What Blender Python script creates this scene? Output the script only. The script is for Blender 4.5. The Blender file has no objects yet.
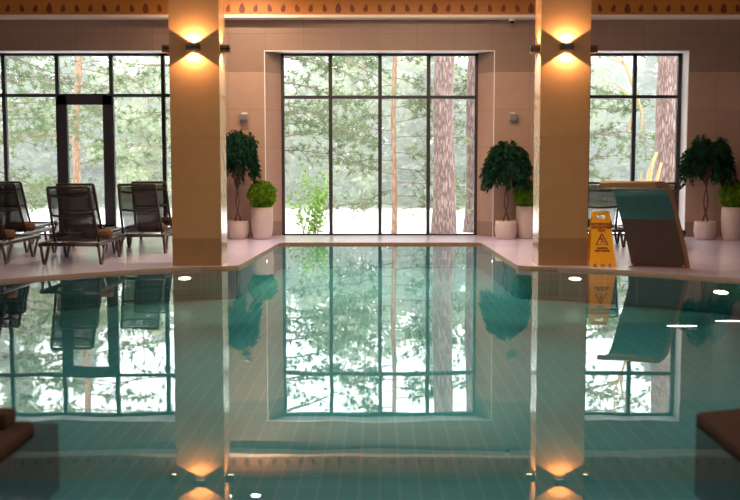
import bpy, bmesh, math, random
from mathutils import Vector, Matrix
random.seed(7)
PI = math.pi
S = bpy.context.scene
COL = S.collection

# ------------------------------------------------------------------ camera
F_PX, PITCH = 1080.0, math.radians(5.2)
cam_d = bpy.data.cameras.new('camera')
cam_d.sensor_width = 36.0
cam_d.lens = F_PX / 740.0 * 36.0
cam_d.shift_x = -9.5 / 740.0
cam_d.shift_y = 9.29 / 740.0
cam_d.clip_end = 300
cam = bpy.data.objects.new('camera', cam_d)
COL.objects.link(cam)
cam.location = (0, 0, 1.18)
cam.rotation_euler = (PI / 2 - PITCH, 0, 0)
cam_d.dof.use_dof = True
cam_d.dof.focus_distance = 14.5
cam_d.dof.aperture_fstop = 2.0
S.camera = cam

# ------------------------------------------------------------------ sky, exposure
W = bpy.data.worlds.new('overcast_sky')
S.world = W
W.use_nodes = True
bg = W.node_tree.nodes['Background']
bg.inputs['Color'].default_value = (0.96, 1.0, 0.985, 1)
bg.inputs['Strength'].default_value = 6.4
S.view_settings.view_transform = 'Standard'
S.view_settings.look = 'None'
S.view_settings.exposure = 0.2
S.view_settings.gamma = 1.0
S.view_settings.use_curve_mapping = False
S.cycles.use_denoising = True
S.cycles.max_bounces = 10
S.cycles.transparent_max_bounces = 24
S.cycles.sample_clamp_indirect = 6.0
S.cycles.caustics_reflective = False
S.cycles.caustics_refractive = False

# ------------------------------------------------------------------ hall lamps (warm ceiling downlights, mostly unseen and added as fill)
def area_lamp(name, loc, size, power, col, spread=PI, rot=(0, 0, 0)):
    l = bpy.data.lights.new(name, 'AREA')
    l.shape = 'DISK'
    l.size = size
    l.energy = power
    l.color = col
    l.spread = spread
    o = bpy.data.objects.new(name, l)
    o.location = loc
    o.rotation_euler = rot
    COL.objects.link(o)
    return o
WARM = (1.0, 0.73, 0.50)
HALL_FILL = [(-1.2, 4.6), (1.2, 4.6), (-1.2, 8.2), (1.2, 8.2), (-0.9, 12.6), (0.9, 12.6)]  # unseen downlights added to light the pool and column fronts
for hx, hy in HALL_FILL:
    area_lamp('hall_fill_light', (hx, hy, 3.66), 0.3, 16 if hy < 5 else 46, WARM)
WALL_LAMPS = [(-2.21, 15.3), (-1.80, 15.35), (-0.7, 14.5), (0.4, 14.5), (1.5, 14.5)]  # pair nearest the fascia read from water glints, the rest added as wash
for hx, hy in WALL_LAMPS:
    area_lamp('wall_wash_light', (hx, hy, 3.66), 0.12, 26, WARM)

# ------------------------------------------------------------------ mesh helpers
class MB:
    def __init__(self):
        self.v, self.f, self.mi, self.sm = [], [], [], []
    def add(self, vs, fs, mi=0, smooth=False):
        n = len(self.v)
        self.v += [tuple(p) for p in vs]
        for f in fs:
            self.f.append([i + n for i in f]); self.mi.append(mi); self.sm.append(smooth)
        return self
    def box(self, x0, x1, y0, y1, z0, z1, mi=0):
        vs = [(x, y, z) for z in (z0, z1) for y in (y0, y1) for x in (x0, x1)]
        return self.add(vs, [(0, 2, 3, 1), (4, 5, 7, 6), (0, 1, 5, 4), (2, 6, 7, 3), (0, 4, 6, 2), (1, 3, 7, 5)], mi)
    def tube(self, pts, r, n=8, mi=0, cap=True, flat=None):
        pts = [Vector(p) for p in pts]
        rs = r if isinstance(r, (list, tuple)) else [r] * len(pts)
        vs, fs = [], []
        up = None
        for i, p in enumerate(pts):
            a = pts[max(i - 1, 0)]; b = pts[min(i + 1, len(pts) - 1)]
            t = (b - a).normalized() if (b - a).length > 1e-9 else Vector((0, 0, 1))
            if up is None:
                up = Vector((0, 0, 1)) if abs(t.z) < 0.9 else Vector((1, 0, 0))
            u = t.cross(up)
            if u.length < 1e-6:
                u = t.orthogonal()
            u.normalize(); w = u.cross(t).normalized(); up = w
            for k in range(n):
                an = 2 * PI * k / n
                fu, fw = flat or (1, 1)
                vs.append(p + u * (rs[i] * fu * math.cos(an)) + w * (rs[i] * fw * math.sin(an)))
        for i in range(len(pts) - 1):
            for k in range(n):
                k2 = (k + 1) % n
                fs.append((i * n + k, i * n + k2, (i + 1) * n + k2, (i + 1) * n + k))
        if cap:
            fs.append(tuple(range(n))[::-1]); m = (len(pts) - 1) * n
            fs.append(tuple(range(m, m + n)))
        return self.add(vs, fs, mi, True)
    def lathe(self, prof, c=(0, 0, 0), n=24, mi=0):
        vs, fs = [], []
        for r, z in prof:
            for k in range(n):
                a = 2 * PI * k / n
                vs.append((c[0] + r * math.cos(a), c[1] + r * math.sin(a), c[2] + z))
        for i in range(len(prof) - 1):
            for k in range(n):
                k2 = (k + 1) % n
                fs.append((i * n + k, i * n + k2, (i + 1) * n + k2, (i + 1) * n + k))
        fs.append(tuple(range(n))[::-1]); m = (len(prof) - 1) * n
        fs.append(tuple(range(m, m + n)))
        return self.add(vs, fs, mi, True)
    def prism(self, poly, z0, z1, mi=0, side=None):
        n = len(poly)
        vs = [(x, y, z0) for x, y in poly] + [(x, y, z1) for x, y in poly]
        self.add(vs, [tuple(range(n))[::-1], tuple(range(n, 2 * n))], mi)
        return self.add(vs, [(i, (i + 1) % n, n + (i + 1) % n, n + i) for i in range(n)], mi if side is None else side)
    def xform(self, M):
        self.v = [tuple(M @ Vector(p)) for p in self.v]
        return self
    def mesh(self, name, mats):
        me = bpy.data.meshes.new(name)
        me.from_pydata(self.v, [], self.f)
        for m in (mats if isinstance(mats, (list, tuple)) else [mats]):
            me.materials.append(m)
        me.polygons.foreach_set('material_index', self.mi)
        me.polygons.foreach_set('use_smooth', self.sm)
        me.update()
        return me
    def build(self, name, mats, parent=None, loc=None, bevel=0, fix=True):
        me = self.mesh(name, mats)
        if fix:
            bm = bmesh.new(); bm.from_mesh(me)
            bmesh.ops.recalc_face_normals(bm, faces=bm.faces)
            bm.to_mesh(me); bm.free()
        o = bpy.data.objects.new(name, me)
        COL.objects.link(o)
        if parent: o.parent = parent
        if loc: o.location = loc
        if bevel:
            b = o.modifiers.new('bevel', 'BEVEL'); b.width = bevel; b.segments = 2; b.limit_method = 'ANGLE'
        return o

def tag(o, label=None, cat=None, group=None, kind=None):
    if label: o['label'] = label
    if cat: o['category'] = cat
    if group: o['group'] = group
    if kind: o['kind'] = kind
    return o
def thing(name, label, cat, loc=(0, 0, 0), rz=0, group=None):
    o = bpy.data.objects.new(name, None)
    o.empty_display_size = 0.1
    COL.objects.link(o); o.location = loc; o.rotation_euler = (0, 0, rz)
    return tag(o, label, cat, group)
def copy_tree(o, parent=None):
    c = o.copy(); COL.objects.link(c)
    if parent: c.parent = parent
    for ch in list(o.children):
        copy_tree(ch, c)
    return c
def struct(mb, name, mats, **k):
    return tag(mb.build(name, mats, **k), kind='structure')

# ------------------------------------------------------------------ materials
def newmat(name):
    m = bpy.data.materials.new(name); m.use_nodes = True
    nt = m.node_tree
    return m, nt, nt.nodes['Principled BSDF']
def N(nt, typ, **kw):
    n = nt.nodes.new(typ)
    for k, v in kw.items(): setattr(n, k, v)
    return n
def pmat(name, col, rough=0.5, metal=0.0, noise=0.0, scale=20.0, emis=None, estr=0, spec=None, stretch=None):
    m, nt, b = newmat(name)
    b.inputs['Base Color'].default_value = (*col, 1)
    b.inputs['Roughness'].default_value = rough
    b.inputs['Metallic'].default_value = metal
    if spec is not None: b.inputs['Specular IOR Level'].default_value = spec
    if emis:
        b.inputs['Emission Color'].default_value = (*emis, 1); b.inputs['Emission Strength'].default_value = estr
    if noise:
        tc = N(nt, 'ShaderNodeTexCoord'); mp = N(nt, 'ShaderNodeMapping')
        if stretch: mp.inputs['Scale'].default_value = stretch
        nz = N(nt, 'ShaderNodeTexNoise'); nz.inputs['Scale'].default_value = scale; nz.inputs['Detail'].default_value = 5
        mx = N(nt, 'ShaderNodeMix', data_type='RGBA')
        mx.inputs[6].default_value = (*[c * (1 - noise) for c in col], 1)
        mx.inputs[7].default_value = (*[min(1, c * (1 + noise)) for c in col], 1)
        nt.links.new(tc.outputs['Object'], mp.inputs['Vector']); nt.links.new(mp.outputs[0], nz.inputs['Vector'])
        nt.links.new(nz.outputs['Fac'], mx.inputs[0]); nt.links.new(mx.outputs[2], b.inputs['Base Color'])
    return m
def math_node(nt, op, a, b=None):
    n = N(nt, 'ShaderNodeMath', operation=op)
    for i, v in enumerate((a, b)):
        if v is None: continue
        if isinstance(v, (int, float)): n.inputs[i].default_value = v
        else: nt.links.new(v, n.inputs[i])
    return n.outputs[0]
def stone_mat(name, base, tile_w, tile_h, zoff, dark_above=None, dark_below=None, kd=0.7, rough=0.45, var=0.06, line=0.72):
    """big stone wall slabs with fine joints; foot courses are of a darker stone, the top courses are darkened"""
    m, nt, b = newmat(name)
    tc = N(nt, 'ShaderNodeTexCoord'); sp = N(nt, 'ShaderNodeSeparateXYZ'); nt.links.new(tc.outputs['Object'], sp.inputs[0])
    cb = N(nt, 'ShaderNodeCombineXYZ')
    nt.links.new(math_node(nt, 'ADD', sp.outputs['X'], sp.outputs['Y']), cb.inputs['X'])
    nt.links.new(math_node(nt, 'SUBTRACT', sp.outputs['Z'], zoff), cb.inputs['Y'])
    br = N(nt, 'ShaderNodeTexBrick'); br.offset = 0; br.squash = 1
    br.inputs['Scale'].default_value = 1
    br.inputs['Brick Width'].default_value = tile_w; br.inputs['Row Height'].default_value = tile_h
    br.inputs['Mortar Size'].default_value = 0.004; br.inputs['Bias'].default_value = 0
    br.inputs['Color1'].default_value = (*[c * (1 - var) for c in base], 1)
    br.inputs['Color2'].default_value = (*[c * (1 + var) for c in base], 1)
    br.inputs['Mortar'].default_value = (*[c * line for c in base], 1)
    nt.links.new(cb.outputs[0], br.inputs['Vector'])
    nz = N(nt, 'ShaderNodeTexNoise'); nz.inputs['Scale'].default_value = 6; nz.inputs['Detail'].default_value = 6
    nt.links.new(tc.outputs['Object'], nz.inputs['Vector'])
    k = math_node(nt, 'ADD', math_node(nt, 'MULTIPLY', nz.outputs['Fac'], 0.2), 0.9)
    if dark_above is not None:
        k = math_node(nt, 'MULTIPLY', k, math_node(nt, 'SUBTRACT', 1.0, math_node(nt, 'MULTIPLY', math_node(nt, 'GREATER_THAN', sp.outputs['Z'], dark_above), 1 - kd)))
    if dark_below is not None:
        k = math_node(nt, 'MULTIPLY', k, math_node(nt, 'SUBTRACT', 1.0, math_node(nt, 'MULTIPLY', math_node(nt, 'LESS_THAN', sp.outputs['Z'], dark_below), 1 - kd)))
    hs = N(nt, 'ShaderNodeVectorMath', operation='SCALE')
    nt.links.new(br.outputs['Color'], hs.inputs[0]); nt.links.new(k, hs.inputs['Scale'])
    nt.links.new(hs.outputs[0], b.inputs['Base Color'])
    b.inputs['Roughness'].default_value = rough
    return m
def grid_mat(name, base, grout, w, h, axes='xy', rough=0.3, var=0.1, mortar=0.008):
    m, nt, b = newmat(name)
    tc = N(nt, 'ShaderNodeTexCoord'); sp = N(nt, 'ShaderNodeSeparateXYZ'); nt.links.new(tc.outputs['Object'], sp.inputs[0])
    cb = N(nt, 'ShaderNodeCombineXYZ')
    if axes == 'xy':
        nt.links.new(sp.outputs['X'], cb.inputs['X']); nt.links.new(sp.outputs['Y'], cb.inputs['Y'])
    else:
        nt.links.new(math_node(nt, 'ADD', sp.outputs['X'], sp.outputs['Y']), cb.inputs['X']); nt.links.new(sp.outputs['Z'], cb.inputs['Y'])
    br = N(nt, 'ShaderNodeTexBrick'); br.offset = 0; br.squash = 1
    br.inputs['Scale'].default_value = 1; br.inputs['Brick Width'].default_value = w; br.inputs['Row Height'].default_value = h
    br.inputs['Mortar Size'].default_value = mortar
    br.inputs['Color1'].default_value = (*[c * (1 - var) for c in base], 1)
    br.inputs['Color2'].default_value = (*[c * (1 + var) for c in base], 1)
    br.inputs['Mortar'].default_value = (*grout, 1)
    nt.links.new(cb.outputs[0], br.inputs['Vector'])
    nt.links.new(br.outputs['Color'], b.inputs['Base Color'])
    b.inputs['Roughness'].default_value = rough
    return m
def sling_mat(name, col, open_):
    m, nt, b = newmat(name)
    b.inputs['Base Color'].default_value = (*col, 1); b.inputs['Roughness'].default_value = 0.7
    tr = N(nt, 'ShaderNodeBsdfTransparent'); mx = N(nt, 'ShaderNodeMixShader'); mx.inputs[0].default_value = 1 - open_
    nt.links.new(tr.outputs[0], mx.inputs[1]); nt.links.new(b.outputs[0], mx.inputs[2])
    nt.links.new(mx.outputs[0], nt.nodes['Material Output'].inputs['Surface'])
    return m
def clear_mat(name, tint, ior, kmul=1.0, bump=None, rough=0.0):
    m = bpy.data.materials.new(name); m.use_nodes = True
    nt = m.node_tree; nt.nodes.clear()
    out = N(nt, 'ShaderNodeOutputMaterial')
    tr = N(nt, 'ShaderNodeBsdfTransparent'); tr.inputs[0].default_value = (*tint, 1)
    gl = N(nt, 'ShaderNodeBsdfAnisotropic' if False else 'ShaderNodeBsdfGlossy'); gl.inputs['Roughness'].default_value = rough
    gl.inputs['Color'].default_value = (1, 1, 1, 1)
    fr = N(nt, 'ShaderNodeFresnel'); fr.inputs['IOR'].default_value = ior
    mx = N(nt, 'ShaderNodeMixShader')
    nt.links.new(math_node(nt, 'MULTIPLY', fr.outputs[0], kmul), mx.inputs[0])
    nt.links.new(tr.outputs[0], mx.inputs[1]); nt.links.new(gl.outputs[0], mx.inputs[2]); nt.links.new(mx.outputs[0], out.inputs['Surface'])
    if bump:
        tc = N(nt, 'ShaderNodeTexCoord'); mp = N(nt, 'ShaderNodeMapping'); mp.inputs['Scale'].default_value = bump[2]
        nz = N(nt, 'ShaderNodeTexNoise'); nz.inputs['Scale'].default_value = bump[0]; nz.inputs['Detail'].default_value = 2
        bp = N(nt, 'ShaderNodeBump'); bp.inputs['Strength'].default_value = 1.0; bp.inputs['Distance'].default_value = bump[1]
        nt.links.new(tc.outputs['Object'], mp.inputs[0]); nt.links.new(mp.outputs[0], nz.inputs['Vector']); nt.links.new(nz.outputs['Fac'], bp.inputs['Height'])
        nt.links.new(bp.outputs[0], gl.inputs['Normal'])
    return m
def leaf_mat(name, c1, c2, trans=0.35, scale=9):
    m = bpy.data.materials.new(name); m.use_nodes = True
    nt = m.node_tree; nt.nodes.clear()
    out = N(nt, 'ShaderNodeOutputMaterial')
    tc = N(nt, 'ShaderNodeTexCoord'); nz = N(nt, 'ShaderNodeTexNoise'); nz.inputs['Scale'].default_value = scale
    nt.links.new(tc.outputs['Object'], nz.inputs['Vector'])
    cr = N(nt, 'ShaderNodeValToRGB')
    cr.color_ramp.elements[0].position = 0.35; cr.color_ramp.elements[0].color = (*c1, 1)
    cr.color_ramp.elements[1].position = 0.65; cr.color_ramp.elements[1].color = (*c2, 1)
    nt.links.new(nz.outputs['Fac'], cr.inputs[0])
    d = N(nt, 'ShaderNodeBsdfDiffuse'); t = N(nt, 'ShaderNodeBsdfTranslucent'); mx = N(nt, 'ShaderNodeMixShader'); mx.inputs[0].default_value = trans
    nt.links.new(cr.outputs[0], d.inputs[0]); nt.links.new(cr.outputs[0], t.inputs[0])
    nt.links.new(d.outputs[0], mx.inputs[1]); nt.links.new(t.outputs[0], mx.inputs[2]); nt.links.new(mx.outputs[0], out.inputs[0])
    return m
def bark_mat(name, c1, c2, sx=14, sz=3):
    m, nt, b = newmat(name)
    tc = N(nt, 'ShaderNodeTexCoord'); mp = N(nt, 'ShaderNodeMapping'); mp.inputs['Scale'].default_value = (sx, sx, sz)
    nz = N(nt, 'ShaderNodeTexVoronoi'); nz.inputs['Scale'].default_value = 1.0; nz.feature = 'DISTANCE_TO_EDGE'
    n2 = N(nt, 'ShaderNodeTexNoise'); n2.inputs['Scale'].default_value = 2.0; n2.inputs['Detail'].default_value = 6
    nt.links.new(tc.outputs['Object'], mp.inputs[0]); nt.links.new(mp.outputs[0], n2.inputs['Vector'])
    ad = N(nt, 'ShaderNodeVectorMath', operation='ADD'); nt.links.new(mp.outputs[0], ad.inputs[0]); nt.links.new(n2.outputs['Color'], ad.inputs[1])
    nt.links.new(ad.outputs[0], nz.inputs['Vector'])
    cr = N(nt, 'ShaderNodeValToRGB')
    cr.color_ramp.elements[0].position = 0.02; cr.color_ramp.elements[0].color = (*c1, 1)
    cr.color_ramp.elements[1].position = 0.3; cr.color_ramp.elements[1].color = (*c2, 1)
    nt.links.new(nz.outputs['Distance'], cr.inputs[0]); nt.links.new(cr.outputs[0], b.inputs['Base Color'])
    b.inputs['Roughness'].default_value = 0.9
    return m

M = {}
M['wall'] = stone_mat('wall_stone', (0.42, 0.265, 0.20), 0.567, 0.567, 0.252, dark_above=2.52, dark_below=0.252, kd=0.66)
M['column'] = stone_mat('column_stone', (0.47, 0.225, 0.10), 1.3, 1.105, 0.33, dark_below=0.33, kd=0.7, var=0.02, line=0.8, rough=0.13)
M['plaster'] = pmat('dark_plaster', (0.30, 0.21, 0.17), 0.8, noise=0.1, scale=3)
M['ceiling'] = pmat('ceiling_paint', (0.26, 0.225, 0.21), 0.8, noise=0.05, scale=3)
M['deck'] = grid_mat('deck_tile', (0.78, 0.72, 1.0), (0.68, 0.62, 0.88), 0.6, 0.6, rough=0.14, var=0.03, mortar=0.004)
M['deck'].node_tree.nodes['Principled BSDF'].inputs['Specular IOR Level'].default_value = 0.8
M['coping'] = pmat('coping_stone', (0.34, 0.18, 0.11), 0.4, noise=0.2, scale=15)
M['dark_coping'] = pmat('dark_coping_stone', (0.045, 0.018, 0.010), 0.85, spec=0.1, noise=0.25, scale=12)
M['pool_floor'] = grid_mat('pool_floor_tile', (0.13, 0.64, 0.80), (0.42, 0.84, 0.90), 0.095, 0.38, rough=0.4, var=0.06, mortar=0.0035)
M['pool_wall'] = grid_mat('pool_wall_tile', (0.07, 0.31, 0.39), (0.11, 0.38, 0.44), 0.05, 0.2, axes='xz', rough=0.4, var=0.12, mortar=0.004)
M['pool_wall_lit'] = grid_mat('lit_pool_wall_tile', (0.15, 0.62, 0.74), (0.40, 0.78, 0.84), 0.095, 0.1, axes='xz', rough=0.4, var=0.06, mortar=0.003)  # pool wall tile brightened in colour so the far walls look lit
M['water'] = clear_mat('pool_water', (0.84, 1.0, 1.0), 1.74, bump=(1.4, 0.0016, (1.0, 0.6, 1.0)))
M['glass'] = clear_mat('window_glass', (0.97, 0.99, 0.98), 1.25)
M['frame'] = pmat('window_frame_paint', (0.025, 0.022, 0.03), 0.45)
M['white_reveal'] = pmat('pale_reveal', (0.88, 0.86, 0.88), 0.5)
M['orange_wood'] = pmat('orange_fascia_wood', (0.58, 0.20, 0.03), 0.5, noise=0.18, scale=3, stretch=(0.6, 3, 22))
M['motif'] = pmat('painted_motif', (0.22, 0.045, 0.02), 0.6)
M['led'] = pmat('fascia_edge', (0.95, 0.80, 0.66), 0.5)
M['bronze_box'] = pmat('lamp_housing', (0.15, 0.095, 0.07), 0.45, 0.2)
M['grey_box'] = pmat('grey_metal', (0.35, 0.33, 0.33), 0.35, 0.7)
M['lamp_glow'] = pmat('lamp_lens', (1, 0.8, 0.5), 0.5, emis=(1, 0.72, 0.36), estr=5)
M['white_glow'] = pmat('white_lamp_lens', (1, 0.95, 0.85), 0.5, emis=(1, 0.86, 0.66), estr=6)
M['pool_glow'] = pmat('pool_lamp_lens', (1, 0.95, 0.85), 0.5, emis=(1, 0.88, 0.68), estr=5)
M['lounger_frame'] = pmat('lounger_frame', (0.035, 0.018, 0.013), 0.35, noise=0.15)
M['sling'] = sling_mat('lounger_sling', (0.018, 0.012, 0.011), 0.13)
M['towel'] = pmat('brown_towel', (0.17, 0.075, 0.045), 0.95, noise=0.2, scale=60)
M['sign'] = pmat('sign_plastic', (1.0, 0.42, 0.012), 0.4)
M['sign_red'] = pmat('sign_print', (0.26, 0.012, 0.005), 0.5)
M['cobra'] = pmat('bronze_steel', (0.30, 0.26, 0.26), 0.08, 0.95)
M['cobra_low'] = pmat('brown_panel', (0.06, 0.026, 0.016), 0.6, noise=0.15, scale=8)
M['cobra_edge'] = pmat('bronze_edge', (0.36, 0.17, 0.08), 0.35, 0.3)
M['pot'] = pmat('pale_pot', (0.55, 0.44, 0.41), 0.6, noise=0.12, scale=8, stretch=(1, 1, 6))
M['soil'] = pmat('soil', (0.05, 0.035, 0.025), 0.95, noise=0.3)
M['stem'] = pmat('plant_stem', (0.12, 0.055, 0.035), 0.8, noise=0.2, scale=30)
M['ficus'] = leaf_mat('ficus_leaf', (0.008, 0.030, 0.018), (0.022, 0.075, 0.042), 0.2)
M['box_leaf'] = leaf_mat('boxwood_leaf', (0.07, 0.17, 0.012), (0.24, 0.40, 0.035), 0.3, 14)
M['camera_white'] = pmat('white_plastic', (0.7, 0.68, 0.66), 0.4)
M['black'] = pmat('black_plastic', (0.015, 0.015, 0.015), 0.2)
M['sand'] = pmat('pale_ground', (0.78, 0.76, 0.74), 0.9, noise=0.06, scale=1.2)
M['bank'] = pmat('grass_bank', (0.20, 0.27, 0.13), 0.95, noise=0.35, scale=2.5)
M['bark_big'] = bark_mat('grey_pink_bark', (0.09, 0.05, 0.042), (0.27, 0.185, 0.18), 24, 4)
M['bark_pine'] = bark_mat('orange_pine_bark', (0.22, 0.115, 0.075), (0.38, 0.235, 0.17), 20, 5)
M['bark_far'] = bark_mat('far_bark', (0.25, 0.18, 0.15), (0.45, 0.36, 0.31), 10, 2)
M['orange_twig'] = pmat('orange_twig', (0.38, 0.25, 0.12), 0.8, noise=0.3, scale=20)
M['twig'] = pmat('brown_twig', (0.19, 0.135, 0.11), 0.85, noise=0.2, scale=20)
M['needles'] = leaf_mat('pine_needles', (0.11, 0.16, 0.085), (0.21, 0.27, 0.15), 0.4, 3)
M['needles_pale'] = leaf_mat('pale_pine_needles', (0.15, 0.195, 0.11), (0.27, 0.32, 0.19), 0.4, 3)
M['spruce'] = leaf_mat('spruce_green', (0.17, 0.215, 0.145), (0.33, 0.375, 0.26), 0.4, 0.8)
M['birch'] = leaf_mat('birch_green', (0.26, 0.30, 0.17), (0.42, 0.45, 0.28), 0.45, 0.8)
M['young'] = leaf_mat('young_green', (0.14, 0.25, 0.05), (0.25, 0.36, 0.10), 0.45, 6)

# ------------------------------------------------------------------ room shell
DZ = 0.03                     # deck height above the water
DECK = [(-7, 7.4), (-5.2, 9.1), (-4.3, 9.98), (-3.71, 10.51), (-3.40, 10.79), (-3.04, 11.08), (-2.65, 11.38), (-2.26, 11.62), (-1.95, 11.75), (-1.68, 11.81), (-1.565, 11.90), (-1.545, 12.1),
        (-1.417, 15.12), (-1.36, 15.24), (-1.28, 15.26), (1.31, 15.26), (1.39, 15.24), (1.44, 15.12), (1.515, 12.1), (1.535, 11.90), (1.65, 11.80), (1.95, 11.72), (2.26, 11.56), (2.55, 11.37), (2.905, 11.12), (3.232, 10.83), (3.54, 10.55), (4.2, 9.97), (5.2, 9.1), (7, 7.4),
        (7, 16.85), (-7, 16.85)]
def deck_mesh(poly, name, top, cop, tile='pool_wall'):
    mb = MB(); n = len(poly)
    vs = [(x, y, DZ) for x, y in poly] + [(x, y, -0.025) for x, y in poly] + [(x, y, -0.45) for x, y in poly]
    mb.add(vs, [tuple(range(n))], 0)
    mb.add(vs, [(i, (i + 1) % n, n + (i + 1) % n, n + i) for i in range(n)], 1)
    mb.add(vs, [(n + i, n + (i + 1) % n, 2 * n + (i + 1) % n, 2 * n + i) for i in range(n)], 2)
    mb.add(vs, [tuple(range(2 * n, 3 * n))[::-1]], 2)
    return struct(mb, name, [top, cop, M[tile]])
deck_mesh(DECK, 'floor', M['deck'], M['coping'], 'pool_wall_lit')
deck_mesh([(-7, -2), (-1.515, -2), (-1.515, 4.65), (-1.55, 4.70), (-7, 4.70)], 'floor.001', M['dark_coping'], M['dark_coping'])
deck_mesh([(7, -2), (7, 5.03), (1.73, 4.98), (1.48, 4.88), (1.445, 4.84), (1.445, -2)], 'floor.002', M['dark_coping'], M['dark_coping'])
deck_mesh([(-1.44, -2), (1.44, -2), (1.44, 0.6), (-1.44, 0.6)], 'floor.003', M['dark_coping'], M['dark_coping'])
struct(MB().box(-7, -1.49, -1.95, 4.92, -0.45, -0.03), 'pool_ledge', M['pool_wall'])
struct(MB().box(-7.2, 7.2, -2.1, 15.4, -0.5, -0.34), 'pool_basin', M['pool_floor'])
w = MB(); w.add([(-7, -1.9, 0), (7, -1.9, 0), (7, 15.3, 0), (-7, 15.3, 0)], [(0, 1, 2, 3)])
tag(struct(w, 'water', M['water']), 'still clear pool water mirroring the windows', 'water')

CZ = 3.69
WF, WB = 16.45, 16.95          # window wall, room face and outer face
ZT = 2.835                      # head of the windows
# hole edges on the room face
LX0, LX1 = -6.75, -3.16
CX0, CX1 = -1.729, 1.729
RX0, RX1 = 3.13, 4.66
wall = MB()
wall.box(-7.2, LX0, WF, WB, -0.45, CZ + 0.1)
wall.box(LX1, -1.80, WF, WB, -0.45, ZT)
wall.box(1.80, RX0, WF, WB, -0.45, ZT)
wall.box(RX1, 7.2, WF, WB, -0.45, CZ + 0.1)
wall.box(LX0, RX1, WF, WB, ZT, CZ + 0.1)
for s in (-1, 1):              # splayed cheeks of the middle window niche
    wall.prism([(s * 1.729, WF), (s * 1.515, 16.78), (s * 1.515, WB), (s * 1.80, WB), (s * 1.80, WF)], -0.45, ZT)
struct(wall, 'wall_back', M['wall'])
for s_, nm in ((-1, 'wall_left'), (1, 'wall_right')):      # side walls, each with an unseen window added to let daylight onto the pool
    xa, xb = (-7.2, -7) if s_ < 0 else (7, 7.2)
    sw = MB(); sw.box(xa, xb, -2.2, 1.0, -0.45, CZ + 0.1); sw.box(xa, xb, 6.4, WB, -0.45, CZ + 0.1)
    sw.box(xa, xb, 1.0, 6.4, -0.45, 0.25); sw.box(xa, xb, 1.0, 6.4, 3.0, CZ + 0.1)
    struct(sw, nm, M['plaster'])
    wf = MB()
    for k in range(5):
        y = 1.0 + 5.4 * k / 4
        wf.box(s_ * 7.1 - 0.04, s_ * 7.1 + 0.04, max(1.0, y - 0.03), min(6.4, y + 0.03), 0.25, 3.0)
    for z in (0.25, 2.155, 2.95): wf.box(s_ * 7.1 - 0.039, s_ * 7.1 + 0.039, 1.0, 6.4, z, z + 0.05)
    wo = struct(wf, 'fill_window_4' if s_ < 0 else 'fill_window_5', M['frame'])
    MB().box(s_ * 7.1 - 0.004, s_ * 7.1 + 0.004, 1.0, 6.4, 0.27, 2.98).build('pane', M['glass'], wo)
struct(MB().box(-7.2, 7.2, -2.3, -2.1, -0.45, CZ + 0.1), 'wall_front', M['plaster'])
struct(MB().box(-7.2, 7.2, -2.3, WB, CZ, CZ + 0.12), 'ceiling', M['ceiling'])
# pale linings of the reveals (head and outer jambs)
tr = MB(); tr.box(LX0, LX1, WF + 0.002, 16.76, ZT - 0.012, ZT); struct(tr, 'trim_1', M['white_reveal'])
tr = MB(); tr.prism([(CX0, WF + 0.002), (CX1, WF + 0.002), (1.515, 16.76), (-1.515, 16.76)], ZT - 0.012, ZT)
struct(tr, 'trim_2', M['white_reveal'])
tr = MB(); tr.box(RX0, RX1, WF + 0.002, 16.76, ZT - 0.012, ZT); tr.box(RX1 - 0.012, RX1, WF + 0.002, 16.76, DZ, ZT); tr.box(RX0, RX0 + 0.012, WF + 0.002, 16.76, DZ, ZT)
struct(tr, 'trim_3', M['white_reveal'])
for s in (-1, 1):              # bright metal corner bead of the niche
    struct(MB().box(s * 1.729 - 0.006, s * 1.729 + 0.006, WF - 0.006, WF + 0.004, DZ, ZT), 'trim_4' if s < 0 else 'trim_5', M['white_reveal'])

# windows: dark frames with panes
FY0, FY1 = 16.78, 16.86
def window(name, xs, x0, x1, tz, fw=0.028, extra=None):
    mb = MB()
    for i, x in enumerate([x0 + fw] + xs + [x1 - fw]):
        mb.box(x - fw, x + fw, FY0, FY1, DZ, ZT)
    mb.box(x0, x1, FY0, FY1, ZT - 0.05, ZT - 0.005)
    mb.box(x0, x1, FY0, FY1, DZ, DZ + 0.022)
    mb.box(x0, x1, FY0 + 0.003, FY1, tz - 0.025, tz + 0.025)
    o = struct(mb, name, M['frame'])
    g = MB()
    ed = [x0] + xs + [x1]
    for a, b in zip(ed[:-1], ed[1:]):
        if extra and abs(a - extra[0]) < 0.02:
            g.box(a, b, 16.815, 16.823, tz, ZT - 0.04); continue
        g.box(a, b, 16.815, 16.823, DZ + 0.015, tz); g.box(a, b, 16.815, 16.823, tz, ZT - 0.04)
    g.build('pane', M['glass'], o)
    return o
window('window_1', [-6.61, -5.785, -4.961, -4.130, -3.332], LX0, LX1, 2.185, extra=(-4.961,))
window('window_2', [-0.755, 0.008, 0.755], -1.525, 1.525, 2.158)
window('window_3', [3.929], 3.19, 4.645, 2.165)
d = MB()
d.box(-4.955, -4.815, FY0 - 0.02, FY1 - 0.01, DZ, 2.18); d.box(-4.262, -4.125, FY0 - 0.02, FY1 - 0.01, DZ, 2.18)
d.box(-4.955, -4.125, FY0 - 0.02, FY1 - 0.01, 2.04, 2.18); d.box(-4.955, -4.125, FY0 - 0.02, FY1 - 0.01, DZ, 0.20)
do = struct(d, 'door_1', M['frame'])
MB().box(-4.82, -4.26, 16.80, 16.808, 0.19, 2.05).build('pane', M['glass'], do)
MB().tube([(-4.22, FY0 - 0.02, 1.12), (-4.22, FY0 - 0.06, 1.12), (-4.22, FY0 - 0.06, 0.96), (-4.22, FY0 - 0.02, 0.96)], 0.014).build('door_handle', M['black'], do)

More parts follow.
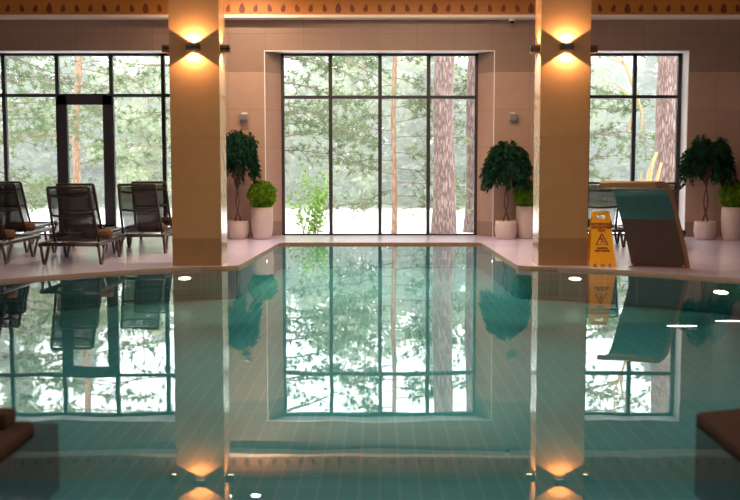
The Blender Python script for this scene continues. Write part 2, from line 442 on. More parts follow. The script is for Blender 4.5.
# fascia with painted pine-cone row
fa = MB(); fa.box(-7, 7, 16.2, 16.38, 3.33, CZ)
k = 0
x = -6.9
while x < 6.95:
    big = (k % 7 == 3)
    hh, ww = (0.075, 0.042) if big else (0.058, 0.032)
    cz, tilt = 3.425, (0 if big else (0.22 if k % 2 else -0.22))
    pts = []
    for j in range(14):
        a = 2 * PI * j / 14
        px = ww * math.cos(a) * (1 - 0.45 * math.sin(a)); pz = hh * math.sin(a)
        pts.append((x + px * math.cos(tilt) + pz * math.sin(tilt), cz - px * math.sin(tilt) + pz * math.cos(tilt)))
    vs = [(p, 16.2, q) for p, q in pts] + [(p, 16.194, q) for p, q in pts]
    fa.add(vs, [tuple(range(14, 28))] + [(i, (i + 1) % 14, 14 + (i + 1) % 14, 14 + i) for i in range(14)], 1)
    x += 0.203; k += 1
fa.box(-7, 7, 16.17, 16.2, 3.58, CZ)
struct(fa, 'trim_6', [M['orange_wood'], M['motif']])
struct(MB().box(-7, 7, 16.185, 16.45, 3.288, 3.33), 'trim_7', M['led'])

# columns
for nm, x0, x1, yf in (('column', -2.275, -1.735, 11.83), ('column.001', 1.75, 2.288, 11.86)):
    o = struct(MB().box(x0, x1, yf, yf + 0.45, DZ, CZ), nm, M['column'])

# ------------------------------------------------------------------ lamps
def sconce(label, loc, rz, lit=True):
    """box wall lamp; local +y points out of the wall"""
    t = thing('wall_sconce', label, 'wall lamp', loc, rz, 'up and down box lamps on the columns')
    b = MB()
    b.box(-0.07, -0.062, 0, 0.095, -0.04, 0.04); b.box(0.062, 0.07, 0, 0.095, -0.04, 0.04)
    b.box(-0.07, 0.07, 0.087, 0.095, -0.04, 0.04); b.box(-0.07, 0.07, 0, 0.006, -0.04, 0.04)
    b.box(-0.07, 0.07, 0, 0.095, -0.008, 0.008)
    b.build('housing', M['bronze_box'], t)
    for s in (-1, 1):
        MB().box(-0.045, 0.045, 0.02, 0.08, s * 0.018 - 0.004, s * 0.018 + 0.004).build('lamp_lens', M['lamp_glow'], t)
        l = bpy.data.lights.new('sconce_light', 'SPOT')
        l.energy = 31; l.color = (1.0, 0.66, 0.34); l.spot_size = math.radians(118); l.spot_blend = 0.06; l.shadow_soft_size = 0.012
        o = bpy.data.objects.new('sconce_light', l); COL.objects.link(o); o.parent = t
        o.location = (0, 0.05, s * 0.032); o.rotation_euler = (PI if s > 0 else 0, 0, 0)
    return t
SZ = 2.40
for side, x0, x1, yf in (('left', -2.275, -1.735, 11.83), ('right', 1.75, 2.288, 11.86)):
    pl = 'lounger group' if side == 'left' else 'yellow floor sign'
    inner, outer = (x1, x0) if side == 'left' else (x0, x1)
    sconce(f'lit box lamp on the front of the column by the {pl}', ((x0 + x1) / 2, yf, SZ), PI)
    sconce(f'box lamp on the side of the {side} column facing the middle window', (inner, yf + 0.16, SZ), -PI / 2 if side == 'left' else PI / 2)
    sconce(f'box lamp on the outer side of the {side} column, mostly hidden', (outer, yf + 0.16, SZ), PI / 2 if side == 'left' else -PI / 2)
for x, lb in ((-2.042, 'small unlit grey lamp on the stone wall left of the middle window'), (2.011, 'small unlit grey lamp on the stone wall right of the middle window')):
    t = thing('wall_lamp', lb, 'wall lamp', (x, WF, 1.84))
    MB().box(-0.06, 0.06, -0.09, -0.012, -0.05, 0.05).build('housing', M['grey_box'], t, bevel=0.008)
    MB().box(-0.04, 0.04, -0.012, 0, -0.07, 0.07).build('back_plate', M['camera_white'], t)
t = thing('security_camera', 'small white dome camera under the wooden fascia near the right column', 'camera', (1.96, 16.22, 3.285))
MB().lathe([(0.05, 0), (0.05, -0.03), (0.04, -0.045)], n=20).build('base', M['camera_white'], t)
MB().lathe([(0.036, -0.04), (0.034, -0.06), (0.02, -0.078), (0.004, -0.082)], n=20).build('dome', M['black'], t)
for i, (hx, hy) in enumerate(HALL_FILL + WALL_LAMPS):  # fixtures for the added fill lamps and the pair read from glints
    t = thing('ceiling_downlight', 'round warm downlight recessed in the hall ceiling, out of view', 'ceiling light', (hx, hy, CZ), 0, 'hall ceiling downlights')
    MB().lathe([(0.09, 0), (0.09, -0.012), (0.065, -0.014), (0.065, -0.002)], n=20).build('ring', M['grey_box'], t)
    MB().lathe([(0.062, -0.001), (0.062, -0.006)], n=20).build('lamp_lens', M['white_glow'], t)
# pool wall lamps, just under the water line
def pool_lamp(label, loc, rz, w=0.07, h=0.02, floor=False):
    t = thing('pool_lamp', label, 'pool light', loc, rz, 'underwater pool lamps')
    n = 24
    def disc(a, b, y0, y1):
        mb = MB()
        vs = [(a * math.cos(2 * PI * i / n), y, b * math.sin(2 * PI * i / n)) for y in (y0, y1) for i in range(n)]
        mb.add(vs, [tuple(range(n)), tuple(range(n, 2 * n))] + [(i, (i + 1) % n, n + (i + 1) % n, n + i) for i in range(n)])
        if floor: mb.xform(Matrix.Rotation(-PI / 2, 4, 'X'))
        return mb
    disc(w + 0.015, h + 0.012, 0, -0.008).build('rim', M['grey_box'], t)
    disc(w, h, -0.008, -0.012).build('lamp_lens', M['pool_glow'], t)
pool_lamp('underwater lamp in the pool wall below the left column', (-2.12, 11.68, -0.09), 0.35)
pool_lamp('underwater lamp in the pool wall below the right column', (2.12, 11.63, -0.09), -0.4)
pool_lamp('underwater lamp in the narrow pool wall below the left plants', (-1.468, 13.9, -0.11), PI / 2, 0.06, 0.02)
pool_lamp('underwater lamp in the narrow pool wall below the right plants', (1.468, 13.9, -0.11), -PI / 2, 0.06, 0.02)
pool_lamp('underwater lamp in the pool wall right of the shower panel', (3.40, 10.67, -0.12), -0.75, 0.08, 0.022)
pool_lamp('glowing disc imitating a lamp reflection on the pool floor nearest the right corner deck', (2.78, 9.83, -0.34), 0, 0.14, 0.035, True)  # glowing disc added in place of a wall lamp's reflection
pool_lamp('glowing disc imitating a lamp reflection on the pool floor at the right picture edge', (3.32, 10.14, -0.34), 0, 0.14, 0.035, True)  # another added disc standing for a mirrored lamp

# ------------------------------------------------------------------ sun loungers
def make_lounger():
    t = thing('sun_lounger', 'x', 'sun lounger', (0, 0, 0), 0, 'sun loungers on the deck')
    HW, RZ, L = 0.315, 0.235, 1.35
    for s in (-1, 1):
        MB().tube([(s * HW, 0.0, RZ - 0.01), (s * HW, 0.03, RZ), (s * HW, L - 0.05, RZ), (s * HW, L, RZ - 0.02)], 0.026, 8, flat=(0.8, 1)).build('side_rail', M['lounger_frame'], t)
        for y0 in (0.06, 0.98):
            leg = MB()
            pts = [(s * HW, y0 - 0.02, RZ - 0.02), (s * HW, y0 + 0.03, 0.10), (s * HW, y0 + 0.07, 0.022), (s * HW, y0 + 0.13, 0.015), (s * HW, y0 + 0.17, 0.05), (s * HW, y0 + 0.30, RZ - 0.02)]
            leg.tube(pts, 0.021, 8, flat=(1.1, 0.75)); leg.build('leg', M['lounger_frame'], t)
    cr = MB()
    cr.tube([(-HW, 0.02, RZ), (HW, 0.02, RZ)], 0.022)
    cr.build('cross_bar', M['lounger_frame'], t)
    MB().tube([(-HW, L - 0.03, RZ), (HW, L - 0.03, RZ)], 0.022).build('cross_bar', M['lounger_frame'], t)
    st = MB()
    ny, nx = 8, 6
    vs = []
    for i in range(ny + 1):
        for j in range(nx + 1):
            u = j / nx * 2 - 1
            vs.append((u * (HW - 0.01), 0.32 + i / ny * (L - 0.36), RZ + 0.02 - 0.02 * (1 - u * u)))
    st.add(vs, [(i * (nx + 1) + j, i * (nx + 1) + j + 1, (i + 1) * (nx + 1) + j + 1, (i + 1) * (nx + 1) + j) for i in range(ny) for j in range(nx)], 0, True)
    st.build('seat_sling', M['sling'], t)
    # backrest leaning towards the pool
    BW = 0.225
    b0, b1 = Vector((0, 0.36, RZ + 0.0)), Vector((0, 0.03, 0.86))
    def bp(x, k, sag=0.0):
        p = b0.lerp(b1, k); n = Vector((0, -0.88, -0.47)); p = p + n * sag; p.x = x; return p
    bf = MB()
    half = [(BW + 0.02, 0, 0), (BW + 0.01, 0.5, 0.01), (BW, 0.985, 0), (BW - 0.006, 0.997, 0), (BW - 0.02, 1.0, 0)]
    bf.tube([bp(-x, k, g) for x, k, g in half] + [bp(x, k, g) for x, k, g in half[::-1]], 0.017, 8)
    bf.build('backrest_frame', M['lounger_frame'], t)
    for kk in (0.86, 0.5):
        MB().tube([bp(x * BW, kk, 0.035 * (1 - x * x) if kk < 0.95 else 0) for x in [-1, -0.7, -0.35, 0, 0.35, 0.7, 1]], 0.014, 8).build('back_bar', M['lounger_frame'], t)
    bs = MB(); vs = []
    for i in range(9):
        for j in range(7):
            u = j / 6 * 2 - 1
            vs.append(bp(u * (BW - 0.005), 0.03 + 0.94 * i / 8, 0.012 * (1 - u * u)))
    bs.add(vs, [(i * 7 + j, i * 7 + j + 1, (i + 1) * 7 + j + 1, (i + 1) * 7 + j) for i in range(8) for j in range(6)], 0, True)
    bs.build('back_sling', M['sling'], t)
    return t
LOUNGERS = [
    (-3.50, 12.15, 0.02, 'brown mesh sun lounger nearest the pool, in front of the glass door'),
    (-4.60, 12.20, 0.0, 'brown sun lounger cut off by the left picture edge, its foot rail showing'),
    (-4.86, 13.68, 0.02, 'brown mesh sun lounger standing at the far left before the window'),
    (-3.86, 13.68, 0.02, 'brown sun lounger directly behind the one before the glass door'),
    (-3.06, 13.60, 0.03, 'brown see-through mesh sun lounger next to the left column'),
    (-3.22, 15.02, 0.03, 'brown sun lounger close to the window, behind the one by the left column'),
    (-5.25, 15.06, 0.0, 'brown sun lounger close to the window at the far left'),
    (3.02, 14.55, 0.0, 'brown mesh sun lounger behind the yellow floor sign'),
    (3.72, 14.25, 0.0, 'brown mesh sun lounger behind the bronze pool shower'),
]
proto = make_lounger()
for i, (x, y, a, lb) in enumerate(LOUNGERS):
    o = proto if i == 0 else copy_tree(proto)
    o.location = (x * 0.975, y - 0.33, DZ); o.rotation_euler = (0, 0, a); o['label'] = lb
# rolled towels
def towel_mesh():
    mb = MB(); r = 0.055
    mb.lathe([(0.001, -0.17), (0.03, -0.172), (r, -0.16), (r + 0.003, -0.05), (r, 0.03), (r + 0.002, 0.1), (r, 0.16), (0.03, 0.172), (0.001, 0.17)], n=16)
    mb.xform(Matrix.Rotation(PI / 2, 4, 'Y'))
    for e in (-1, 1):
        sp = [(e * 0.172, (0.006 + 0.0045 * j / 1.6) * math.cos(j * 0.8), (0.006 + 0.0045 * j / 1.6) * math.sin(j * 0.8)) for j in range(16)]
        mb.tube(sp, 0.004, 5)
    return mb.mesh('rolled_towel', M['towel'])
TW = towel_mesh()
for x, y, lb in ((-3.35, 12.80, 'rolled brown towel on the lounger before the glass door'),
                 (-2.99, 14.08, 'rolled brown towel on the lounger beside the left column'),
                 (-4.72, 14.18, 'rolled brown towel on the far left lounger before the window'),
                 (-4.48, 12.72, 'rolled brown towel on the lounger at the left picture edge'),
                 (-3.08, 15.48, 'rolled brown towel on the lounger by the window behind the left column'),
                 (3.06, 15.03, 'rolled brown towel on the lounger behind the yellow floor sign')):
    o = bpy.data.objects.new('rolled_towel', TW); COL.objects.link(o); o.location = (x * 0.975, y - 0.33, DZ + 0.235 + 0.075)
    tag(o, lb, 'towel', 'rolled towels on the loungers')

# ------------------------------------------------------------------ bronze waterfall shower (tall bent sheet)
t = thing('pool_waterfall_spout', 'bronze bent-sheet waterfall spout leaning over the pool edge beside the yellow sign', 'pool fountain', (3.02, 11.62, DZ), 0)
prof = [(0, 0), (.03, .12), (.07, .25), (.12, .40), (.165, .53), (.21, .66), (.245, .76), (.27, .82), (.305, .865), (.36, .885), (.40, .882), (.44, .868)]
dv = Vector((-0.9, -0.44, 0)); wv = Vector((0.95, -0.31, 0)); HWD = 0.285; TH = 0.055
def sheet_ring(i):
    s, z = prof[i]
    a = prof[max(i - 1, 0)]; b = prof[min(i + 1, len(prof) - 1)]
    tx, tz = b[0] - a[0], b[1] - a[1]; l = math.hypot(tx, tz)
    nx, nz = tz / l, -tx / l                      # towards the pool / down
    return (s, z), (s - nx * TH, z - nz * TH)
def p3(s, z, u): return dv * s + wv * (u * HWD) + Vector((0, 0, z))
nP = len(prof); nU = 8
def front_part(i0, i1, nm, mat):
    fr_ = MB(); vs = []
    for i in range(i0, i1 + 1):
        f0, _ = sheet_ring(i)
        for j in range(nU + 1): vs.append(p3(*f0, j / nU * 2 - 1))
    fr_.add(vs, [(i * (nU + 1) + j, i * (nU + 1) + j + 1, (i + 1) * (nU + 1) + j + 1, (i + 1) * (nU + 1) + j) for i in range(i1 - i0) for j in range(nU)], 0, True)
    return fr_.build(nm, mat, t)
front_part(0, 4, 'lower_panel', M['cobra_low'])['label'] = 'brown lower panel'
front_part(4, nP - 1, 'polished_sheet', M['cobra'])['label'] = 'polished sheet mirroring the pool'
bk = MB(); vs = []
for i in range(nP):
    f0, b0 = sheet_ring(i)
    vs += [p3(*f0, -1), p3(*b0, -1), p3(*b0, 1), p3(*f0, 1)]
bk.add(vs, [(4 * i + k, 4 * i + k + 1, 4 * i + k + 5, 4 * i + k + 4) for i in range(nP - 1) for k in range(3)] + [(4 * nP - 4, 4 * nP - 3, 4 * nP - 2, 4 * nP - 1), (0, 1, 2, 3)], 0)
bk.build('back_shell', M['cobra_edge'], t)
MB().box(-0.32, 0.32, -0.03, 0.09, 0, 0.012).xform(Matrix.Rotation(math.atan2(-0.31, 0.95), 4, 'Z')).build('base_plate', M['cobra_edge'], t)
for s in (-0.85, 0.85):
    p = wv * (s * HWD * 1.12) + dv * 0.015
    MB().lathe([(0.014, 0), (0.014, 0.022), (0.008, 0.028)], (p.x, p.y, 0.01), 10).build('bolt', M['grey_box'], t)

# ------------------------------------------------------------------ yellow wet floor sign
sg = thing('wet_floor_sign', 'yellow folding wet floor warning sign with red print by the right column', 'warning sign', (2.435, 11.72, DZ), 0.05)
def panel():
    mb = MB(); T = 0.012
    def pr(poly):
        n = len(poly)
        vs = [(x, 0, z) for x, z in poly] + [(x, T, z) for x, z in poly]
        mb.add(vs, [tuple(range(n)), tuple(range(n, 2 * n))[::-1]] + [(i, (i + 1) % n, n + (i + 1) % n, n + i) for i in range(n)])
    pr([(-0.096, 0.60), (-0.100, 0.575), (0.100, 0.575), (0.096, 0.60), (0.085, 0.61), (-0.085, 0.61)])
    pr([(-0.100, 0.575), (-0.104, 0.53), (-0.05, 0.53), (-0.05, 0.575)])
    pr([(0.05, 0.575), (0.05, 0.53), (0.104, 0.53), (0.100, 0.575)])
    pr([(-0.104, 0.53), (-0.128, 0.20), (-0.146, 0.05), (0.146, 0.05), (0.128, 0.20), (0.104, 0.53)])
    # foot with three notches
    for a, b in ((-0.150, -0.105), (-0.062, -0.025), (0.025, 0.062), (0.105, 0.150)):
        pr([(a + (0.004 if a < -0.14 else 0), 0.05), (a, 0.0), (b, 0.0), (b - (0.004 if b > 0.14 else 0), 0.05)])
    for a, b in ((-0.105, -0.062), (-0.025, 0.025), (0.062, 0.105)):
        m_ = (a + b) / 2
        pr([(a, 0.05), (a, 0.025), (m_ - 0.010, 0.04), (m_ + 0.010, 0.04), (b, 0.025), (b, 0.05)])
    return mb
LEAN = math.radians(12)
front = panel().xform(Matrix.Rotation(-LEAN, 4, 'X')).build('front_panel', M['sign'], sg)
ytop = 0.6 * math.sin(LEAN)
panel().xform(Matrix.Translation((0, 2 * ytop + 0.012, 0)) @ Matrix.Rotation(LEAN, 4, 'X')).build('back_panel', M['sign'], sg)
MB().tube([(-0.085, ytop + 0.006, 0.592), (0.085, ytop + 0.006, 0.592)], 0.012).build('hinge', M['sign'], sg)
def add_text(body, z, size, parent):
    cu = bpy.data.curves.new('sign_text', 'FONT'); cu.body = body; cu.size = size; cu.align_x = 'CENTER'; cu.align_y = 'CENTER'
    cu.extrude = 0.0008; cu.offset = 0.0022
    tmp = bpy.data.objects.new('sign_text', cu); COL.objects.link(tmp)
    bpy.context.view_layer.update()
    me = bpy.data.meshes.new_from_object(tmp.evaluated_get(bpy.context.evaluated_depsgraph_get()))
    bpy.data.objects.remove(tmp); me.materials.clear(); me.materials.append(M['sign_red'])
    o = bpy.data.objects.new('sign_text', me); COL.objects.link(o); o.parent = parent
    o.matrix_local = Matrix.Rotation(-LEAN, 4, 'X') @ Matrix.Translation((0, -0.002, z)) @ Matrix.Rotation(PI / 2, 4, 'X')
add_text('ОСТОРОЖНО', 0.470, 0.035, sg); add_text('СКОЛЬЗКИЙ', 0.434, 0.035, sg); add_text('ПОЛ', 0.398, 0.035, sg)
add_text('CAUTION', 0.205, 0.026, sg); add_text('WET FLOOR', 0.175, 0.029, sg)
sy = MB()
def seg(ps, r): sy.tube([(x, 0, z) for x, z in ps], r, 6, flat=(1, 1))
tri = [(0, 0.365), (0.066, 0.245), (-0.066, 0.245), (0, 0.365)]
seg(tri, 0.009)
sy.lathe([(0.001, -0.009), (0.009, 0), (0.001, 0.009)], (-0.012, 0, 0.33), 8)
seg([(-0.008, 0.318), (0.006, 0.288)], 0.009); seg([(0.006, 0.288), (0.030, 0.275), (0.040, 0.262)], 0.006)
seg([(0.006, 0.288), (-0.010, 0.268), (0.004, 0.258)], 0.006); seg([(-0.006, 0.314), (-0.026, 0.300)], 0.0045); seg([(-0.006, 0.314), (0.018, 0.312)], 0.0045)
sy.v = [(x, y * 0.12, z) for x, y, z in sy.v]
sy.xform(Matrix.Rotation(-LEAN, 4, 'X') @ Matrix.Translation((0, -0.001, 0))).build('slip_symbol', M['sign_red'], sg)

# ------------------------------------------------------------------ potted plants
def rnd_unit():
    while True:
        v = Vector((random.uniform(-1, 1), random.uniform(-1, 1), random.uniform(-1, 1)))
        if 0.05 < v.length < 1: return v.normalized()
def leaf(mb, p, d, L, w, mi=0):
    d = d.normalized(); s = d.cross(rnd_unit())
    if s.length < 1e-3: s = d.orthogonal()
    s.normalize()
    mb.add([p, p + d * L * 0.45 + s * w, p + d * L, p + d * L * 0.45 - s * w], [(0, 1, 2, 3)], mi)
def pot_low(t, r=0.165, h=0.27):
    MB().lathe([(r * 0.78, 0), (r * 0.88, 0.02), (r * 1.0, h * 0.45), (r * 0.98, h * 0.75), (r * 0.92, h), (r * 0.84, h), (r * 0.84, h - 0.03)], n=32).build('pot', M['pot'], t)
    MB().lathe([(r * 0.83, h - 0.035), (r * 0.5, h - 0.022), (0.01, h - 0.018)], n=20).build('soil', M['soil'], t)
def pot_tall(t, r=0.16, h=0.48):
    MB().lathe([(r * 0.72, 0), (r * 0.82, 0.015), (r * 0.95, h * 0.3), (r * 1.0, h * 0.6), (r * 0.96, h), (r * 0.88, h), (r * 0.88, h - 0.03)], n=32).build('pot', M['pot'], t)
    MB().lathe([(r * 0.87, h - 0.035), (r * 0.5, h - 0.022), (0.01, h - 0.018)], n=20).build('soil', M['soil'], t)
def ficus(label, loc, wid, ztop, zlow, seed):
    random.seed(seed)
    t = thing('weeping_fig', label, 'potted tree', loc, 0, 'weeping figs in low pots')
    pot_low(t)
    for s in (0, PI):
        MB().tube([(0.035 * math.cos(s + 5.0 * k / 12) * (1.2 - k / 16), 0.035 * math.sin(s + 5.0 * k / 12), 0.24 + k / 12 * (zlow + 0.22 - 0.24)) for k in range(13)], [0.013 - 0.0003 * k for k in range(13)], 7).build('stem', M['stem'], t)
    mb = MB(); zc = ztop - (ztop - zlow) * 0.38
    tw = MB()
    for k in range(170):
        a = random.uniform(0, 2 * PI); e = random.uniform(0.05, 1)
        R = wid * math.sqrt(random.uniform(0.02, 1)) * random.uniform(0.8, 1.05)
        top = Vector((R * 0.8 * math.cos(a), R * 0.8 * math.sin(a), ztop - 0.13 * (R / wid) ** 2 - 0.05 * math.sin(3 * a + seed) - random.uniform(0, 0.26)))
        ln = random.uniform(0.12, 0.46)
        n = int(ln / 0.02)
        if k % 4 == 0:
            tw.tube([(0, 0, zlow + 0.15), tuple(top * 0.6 + Vector((0, 0, 0.4 * top.z))), tuple(top)], 0.004, 4)
        for j in range(n):
            p = top + Vector((math.cos(a) * 0.11 * j / n, math.sin(a) * 0.11 * j / n, -ln * j / n))
            for q in range(3):
                dd = Vector((math.cos(a) * 0.5 + random.uniform(-.7, .7), math.sin(a) * 0.5 + random.uniform(-.7, .7), -1.0 + random.uniform(-.3, .5)))
                leaf(mb, p + rnd_unit() * 0.02, dd, random.uniform(0.06, 0.10), 0.011)
    tw.build('twigs', M['stem'], t)
    mb.build('foliage', M['ficus'], t, fix=False)
    return t
def topiary(label, loc, r, h, seed):
    random.seed(seed)
    t = thing('topiary_ball', label, 'potted shrub', loc, 0, 'clipped ball shrubs in tall pots')
    pot_tall(t, 0.165, h)
    MB().tube([(0, 0, h - 0.03), (0, 0, h + 0.1)], 0.015, 7).build('stem', M['stem'], t)
    mb = MB(); c = Vector((0, 0, h + r * 0.88))
    for k in range(2100):
        d = rnd_unit(); p = c + d * r * (0.84 + 0.14 * random.random()) * (1 + 0.05 * math.sin(9 * d.x + 3) * math.sin(8 * d.z + 1))
        leaf(mb, p, d + rnd_unit() * 0.9, random.uniform(0.03, 0.05), 0.012)
    mb.lathe([(0.001, -r * 0.8)] + [(r * 0.8 * math.cos(a), r * 0.8 * math.sin(a)) for a in [-1.2, -0.9, -0.6, -0.3, 0, 0.3, 0.6, 0.9, 1.2]] + [(0.001, r * 0.8)], tuple(c), 20)
    mb.build('foliage', M['box_leaf'], t, fix=False)
    return t
ficus('weeping fig with two twisted stems, partly hidden by the left column', (-2.10, 16.0, DZ), 0.30, 1.62, 0.52, 3)
ficus('weeping fig in a low pot between the middle window and right column', (1.875, 16.0, DZ), 0.34, 1.46, 0.60, 4)
ficus('weeping fig in a low pot against the dark wall right of the right window', (4.80, 15.9, DZ), 0.38, 1.52, 0.62, 5)
topiary('bright clipped ball shrub in a tall pale pot left of the middle window', (-1.735, 15.95, DZ), 0.205, 0.47, 6)
topiary('clipped ball shrub in a tall pot half hidden by the right column', (2.20, 16.1, DZ), 0.20, 0.48, 7)
topiary('dark clipped ball shrub in a tall pot at the right picture edge', (5.17, 15.8, DZ), 0.20, 0.48, 8)

# low brown kerb block on the near left deck
kb = MB().box(-2.4, -1.60, 4.54, 4.69, 0, 0.07).build('kerb_block', M['dark_coping'], None, (0, 0, DZ), bevel=0.02)
tag(kb, 'low brown kerb block on the near left pool corner', 'kerb')

# ------------------------------------------------------------------ outdoors
GZ = -0.3
struct(MB().box(-60, 60, WB + 0.02, 34, GZ - 0.2, GZ), 'ground', M['sand'])
bk = MB(); vs = []
xs = [-60 + 4 * i for i in range(31)]
for x in xs:
    h = 0.25 * math.sin(x * 0.5) + 0.15 * math.sin(x * 1.3)
    vs += [(x, 33 + 0.4 * math.sin(x * 0.9), GZ - 0.05), (x, 35, GZ + 0.1 + 0.1 * h), (x, 46, GZ + 0.3 + 0.3 * h), (x, 70, GZ + 1.0 + h)]
bk.add(vs, [(4 * i + k, 4 * i + k + 1, 4 * i + k + 5, 4 * i + k + 4) for i in range(30) for k in range(3)], 0, True)
struct(bk, 'hill', M['bank'])

def needle_clump(mb, p, r, n=16):
    for _ in range(n):
        d = rnd_unit(); d.z += 0.25
        s = d.cross(rnd_unit()); s.normalize()
        L = r * random.uniform(0.6, 1.1); w = 0.009
        mb.add([p - s * w, p + s * w, p + d.normalized() * L], [(0, 1, 2)])
def bend_path(p0, d, L, n, droop, wob):
    pts = [Vector(p0)]; d = Vector(d).normalized()
    for i in range(n):
        d = (d + Vector((random.uniform(-wob, wob), random.uniform(-wob, wob), random.uniform(-wob, wob) - droop))).normalized()
        pts.append(pts[-1] + d * L / n)
    return pts
def pine(label, x, y, r, h, lean=0.0, bark='bark_pine', branches=(), needles='needles', seed=0, flare=0.0, clump=0.14, cat='tree', name='pine_tree'):
    random.seed(seed)
    t = thing(name, label, cat, (x, y, GZ), 0)
    n = 14
    pts = [(lean * k / n * h + 0.02 * math.sin(k * 1.3), 0.02 * math.cos(k), -0.05 + h * k / n) for k in range(n + 1)]
    rr = [r * (1 - 0.35 * k / n) * (1 + flare * math.exp(-k * 1.6)) for k in range(n + 1)]
    MB().tube(pts, rr, 14).build('trunk', M[bark], t)
    nd = MB()
    for (z, ang, L, up, dens) in branches:
        p0 = (lean * z, 0, z)
        d = (math.cos(ang), math.sin(ang), up)
        ps = bend_path(p0, d, L, 8, 0.035, 0.13)
        br = MB(); br.tube(ps, [max(0.008, r * 0.2 * (1 - i / 9)) for i in range(9)], 6)
        for i in range(2, 9):
            for _ in range(2):
                dd = (ps[i] - ps[i - 1]).normalized() + rnd_unit() * 0.8
                q = bend_path(ps[i], dd, L * random.uniform(0.12, 0.3), 4, 0.02, 0.2)
                br.tube(q, [0.009, 0.007, 0.006, 0.005, 0.004], 4)
                for pt in q[1:]:
                    if random.random() < dens: needle_clump(nd, pt + rnd_unit() * 0.05, clump)
                    if random.random() < dens * 0.6: needle_clump(nd, pt + rnd_unit() * 0.14, clump)
            if random.random() < dens: needle_clump(nd, ps[i], clump)
        br.build('branch', M['twig'], t)
    if nd.v: nd.build('needles', M[needles], t, fix=False)
    return t
def X(px, y): return (px - 379.5) * y / 1080.0
R = random.Random(11)
# thin orange pine in the third pane of the middle window
pine('slim orange-barked pine with thin side branches seen through the middle window', X(394, 22), 22, 0.055, 9, 0, 'bark_pine',
     [(0.45 + 0.15 * i, (i % 2) * PI + R.uniform(-0.6, 0.6), R.uniform(0.8, 1.7), R.uniform(-0.1, 0.25), 0.16 + 0.012 * i) for i in range(26)], 'needles_pale', 1, 0.2)
pine('thick grey-barked trunk standing close behind the last pane of the middle window', X(443.5, 21.5), 21.5, 0.222, 10, 0, 'bark_big', [], 'needles', 2, 0.25, name='old_pine')
pine('second grey-barked trunk at the right frame of the middle window', X(475.5, 22.5), 22.5, 0.215, 10, 0, 'bark_big', [], 'needles', 3, 0.25, name='old_pine')
pine('broad grey-barked trunk with orange twigs behind the right window', X(668, 21), 21, 0.29, 10, 0, 'bark_big', [], 'needles', 4, 0.25, name='old_pine')
pine('pine with long needled boughs reaching into the left panes of the middle window', X(232, 21), 21, 0.15, 9, 0, 'bark_pine',
     [(1.3 + 0.24 * i, R.uniform(-0.5, 0.5) + (0 if i % 4 else PI), R.uniform(1.8, 3.4), R.uniform(-0.05, 0.22), 0.5) for i in range(14)], 'needles', 5, 0.2, clump=0.13)
pine('pine hidden by the right column with slanting boughs across the right window', X(556, 24), 24, 0.15, 9, 0, 'bark_pine',
     [(0.9 + 0.24 * i, R.uniform(-0.5, 0.5) + (0 if i % 3 else PI), R.uniform(1.4, 2.6), R.uniform(-0.15, 0.5), 0.5) for i in range(17)], 'needles', 6, 0.2, clump=0.13)
pine('slender leaning pine trunk seen through the glass door', X(75, 24), 24, 0.085, 9, 0.04, 'bark_pine',
     [(0.8 + 0.3 * i, R.choice((0, PI)) + R.uniform(-0.9, 0.9), R.uniform(0.9, 1.9), R.uniform(-0.1, 0.3), 0.42) for i in range(14)], 'needles_pale', 7, 0.2)
pine('pine at the left picture edge with reddish boughs across the first pane', X(-28, 22), 22, 0.15, 9, 0, 'bark_pine',
     [(1.1 + 0.27 * i, R.uniform(-0.6, 0.6), R.uniform(1.3, 2.8), R.uniform(-0.1, 0.4), 0.5) for i in range(13)], 'needles', 8, 0.2, clump=0.13)
# torn orange stump branch by the right trunk
random.seed(21)
sb = MB()
px, py_ = X(648, 20.4), 20.4
for k, (a, b, r) in enumerate([((-0.25, -0.3), (0.13, 1.35), 0.10), ((-0.02, -0.3), (0.2, 1.15), 0.09), ((-0.15, -0.3), (-0.02, 1.0), 0.10), ((-0.42, 0.1), (-0.12, 1.0), 0.04)]):
    sb.tube([(px + a[0] + (b[0] - a[0]) * i / 6 + random.uniform(-.03, .03), py_ + random.uniform(-.03, .03), a[1] + (b[1] - a[1]) * i / 6) for i in range(7)], [r * (1 - 0.12 * i) for i in range(7)], 7)
tag(sb.build('broken_stump', M['orange_twig']), 'torn orange stump standing in front of the broad trunk in the right window', 'tree stump')
random.seed(22)
for k, (sx, lean_) in enumerate(((-0.45, 0.28), (-0.32, 0.10))):
    tw = MB(); tw.tube([(px + sx + 0.16 * math.sin(i * 0.9 + k), py_ - 0.1, 1.75 + i * 0.3) for i in range(9)], [0.024 - 0.0015 * i for i in range(9)], 6)
    for i in (2, 4, 6, 7):
        q = bend_path((px + sx + 0.16 * math.sin(i * 0.9 + k), py_ - 0.1, 1.75 + i * 0.3), (random.choice((-1, 1)), 0, 0.6), 0.7, 5, 0, 0.25)
        tw.tube(q, [0.014, 0.012, 0.01, 0.008, 0.006, 0.004], 5)
    tag(tw.build('hanging_branch', M['orange_twig']), ('crooked orange branch hanging left of the broad trunk in the right window', 'shorter orange branch hanging beside the crooked one in the right window')[k], 'branch')
# leafy young shrub in the first panes of the middle window
random.seed(31)
t = thing('young_shrub', 'fresh green young shrub behind the first panes of the middle window', 'shrub', (X(312, 20), 20, GZ), 0)
lf = MB()
for k in range(9):
    ps = bend_path((random.uniform(-.12, .12), random.uniform(-.12, .12), 0), (random.uniform(-.35, .35), random.uniform(-.35, .35), 1), random.uniform(0.7, 1.35), 8, 0.0, 0.1)
    MB().tube(ps, [0.011 - 0.001 * i for i in range(9)], 5).build('stem', M['twig'], t)
    for i in range(2, 9):
        for _ in range(12):
            leaf(lf, ps[i] + rnd_unit() * random.uniform(0.02, 0.2), rnd_unit(), random.uniform(0.06, 0.1), 0.025)
lf.build('foliage', M['young'], t, fix=False)

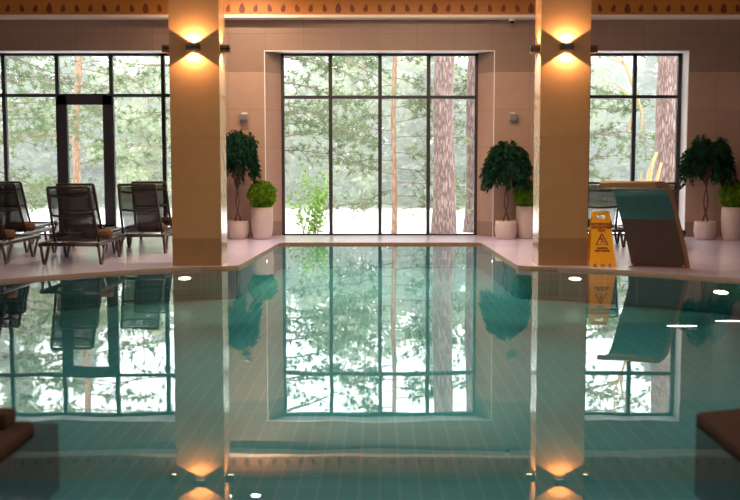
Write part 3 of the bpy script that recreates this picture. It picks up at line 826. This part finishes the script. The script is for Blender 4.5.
# forest bank far behind
def crown_mesh(kind, seed):
    random.seed(seed); mb = MB()
    if kind == 'spruce':
        H = 9.0
        for k in range(2600):
            z = 0.5 + (H - 0.6) * random.random() ** 1.25
            rad = (1 - z / H) * 2.1 * (0.75 + 0.25 * math.sin(z * 6.5)) * math.sqrt(random.uniform(0.12, 1))
            a = random.uniform(0, 2 * PI)
            p = Vector((rad * math.cos(a), rad * math.sin(a), z - rad * 0.25))
            for _ in range(3):
                leaf(mb, p + rnd_unit() * 0.08, Vector((math.cos(a), math.sin(a), -0.35)) + rnd_unit() * 0.7, random.uniform(0.2, 0.36), 0.06)
    else:
        cl = [(random.gauss(0, 0.85), random.gauss(0, 0.85), random.uniform(0.8, 6.5)) for _ in range(80)]
        for c in cl:
            rr = random.uniform(0.3, 0.6)
            for _ in range(80):
                p = Vector(c) + rnd_unit() * rr * random.random() ** 0.4
                leaf(mb, p, rnd_unit(), random.uniform(0.14, 0.24), 0.075)
    return mb
CR = {('spruce', i): crown_mesh('spruce', 40 + i).mesh('crown', M['spruce']) for i in range(3)}
CR.update({('birch', i): crown_mesh('birch', 50 + i).mesh('crown', M['birch']) for i in range(3)})
TRK = MB().tube([(0.02 * math.sin(k * 1.7), 0.02 * math.cos(k), 8.2 * k / 10) for k in range(11)], [0.12 * (1 - 0.085 * k) for k in range(11)], 8).mesh('trunk', M['bark_far'])
rf = random.Random(5)
def far_tree(kind, x, y, s, label, group=None):
    t = thing('far_spruce' if kind == 'spruce' else 'far_birch', label, 'tree', (x, y, GZ + max(0, (y - 34) * 0.02)), rf.uniform(0, 6), group)
    for nm, me in (('trunk', TRK), ('crown', CR[(kind, rf.randrange(3))])):
        o = bpy.data.objects.new(nm, me); COL.objects.link(o); o.parent = t
    t.scale = (s, s, s * 0.72)
    return t
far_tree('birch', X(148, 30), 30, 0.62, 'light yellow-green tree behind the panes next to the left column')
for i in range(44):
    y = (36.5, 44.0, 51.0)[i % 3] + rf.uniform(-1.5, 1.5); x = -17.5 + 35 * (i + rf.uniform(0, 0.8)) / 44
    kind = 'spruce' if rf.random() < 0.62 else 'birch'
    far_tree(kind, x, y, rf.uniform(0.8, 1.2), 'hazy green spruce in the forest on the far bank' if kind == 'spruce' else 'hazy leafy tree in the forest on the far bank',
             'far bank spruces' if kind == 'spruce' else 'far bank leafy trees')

# dense low growth along the shore of the far bank
random.seed(77)
ug = MB()
for k in range(420):
    c = Vector((random.uniform(-17, 17), random.uniform(34.2, 38), GZ + 0.1))
    hh = random.uniform(0.3, 1.0)
    for _ in range(32):
        p = c + Vector((random.gauss(0, 0.3), random.gauss(0, 0.2), random.uniform(0, hh)))
        leaf(ug, p, rnd_unit() + Vector((0, 0, 0.4)), random.uniform(0.10, 0.2), 0.04)
tag(ug.build('undergrowth', M['spruce'], fix=False), 'low dark green growth along the far bank below the forest', 'undergrowth', kind='stuff')
# morning mist between the trees
mm = bpy.data.materials.new('mist'); mm.use_nodes = True
nt = mm.node_tree; nt.nodes.clear()
vo = N(nt, 'ShaderNodeVolumeScatter'); vo.inputs['Density'].default_value = 0.032; vo.inputs['Color'].default_value = (1, 1, 1, 1)
nt.links.new(vo.outputs[0], N(nt, 'ShaderNodeOutputMaterial').inputs['Volume'])
tag(MB().box(-40, 40, 24.8, 60, GZ + 0.02, 14).build('mist', mm), 'pale mist hanging between the trees of the far bank', 'mist', kind='stuff')
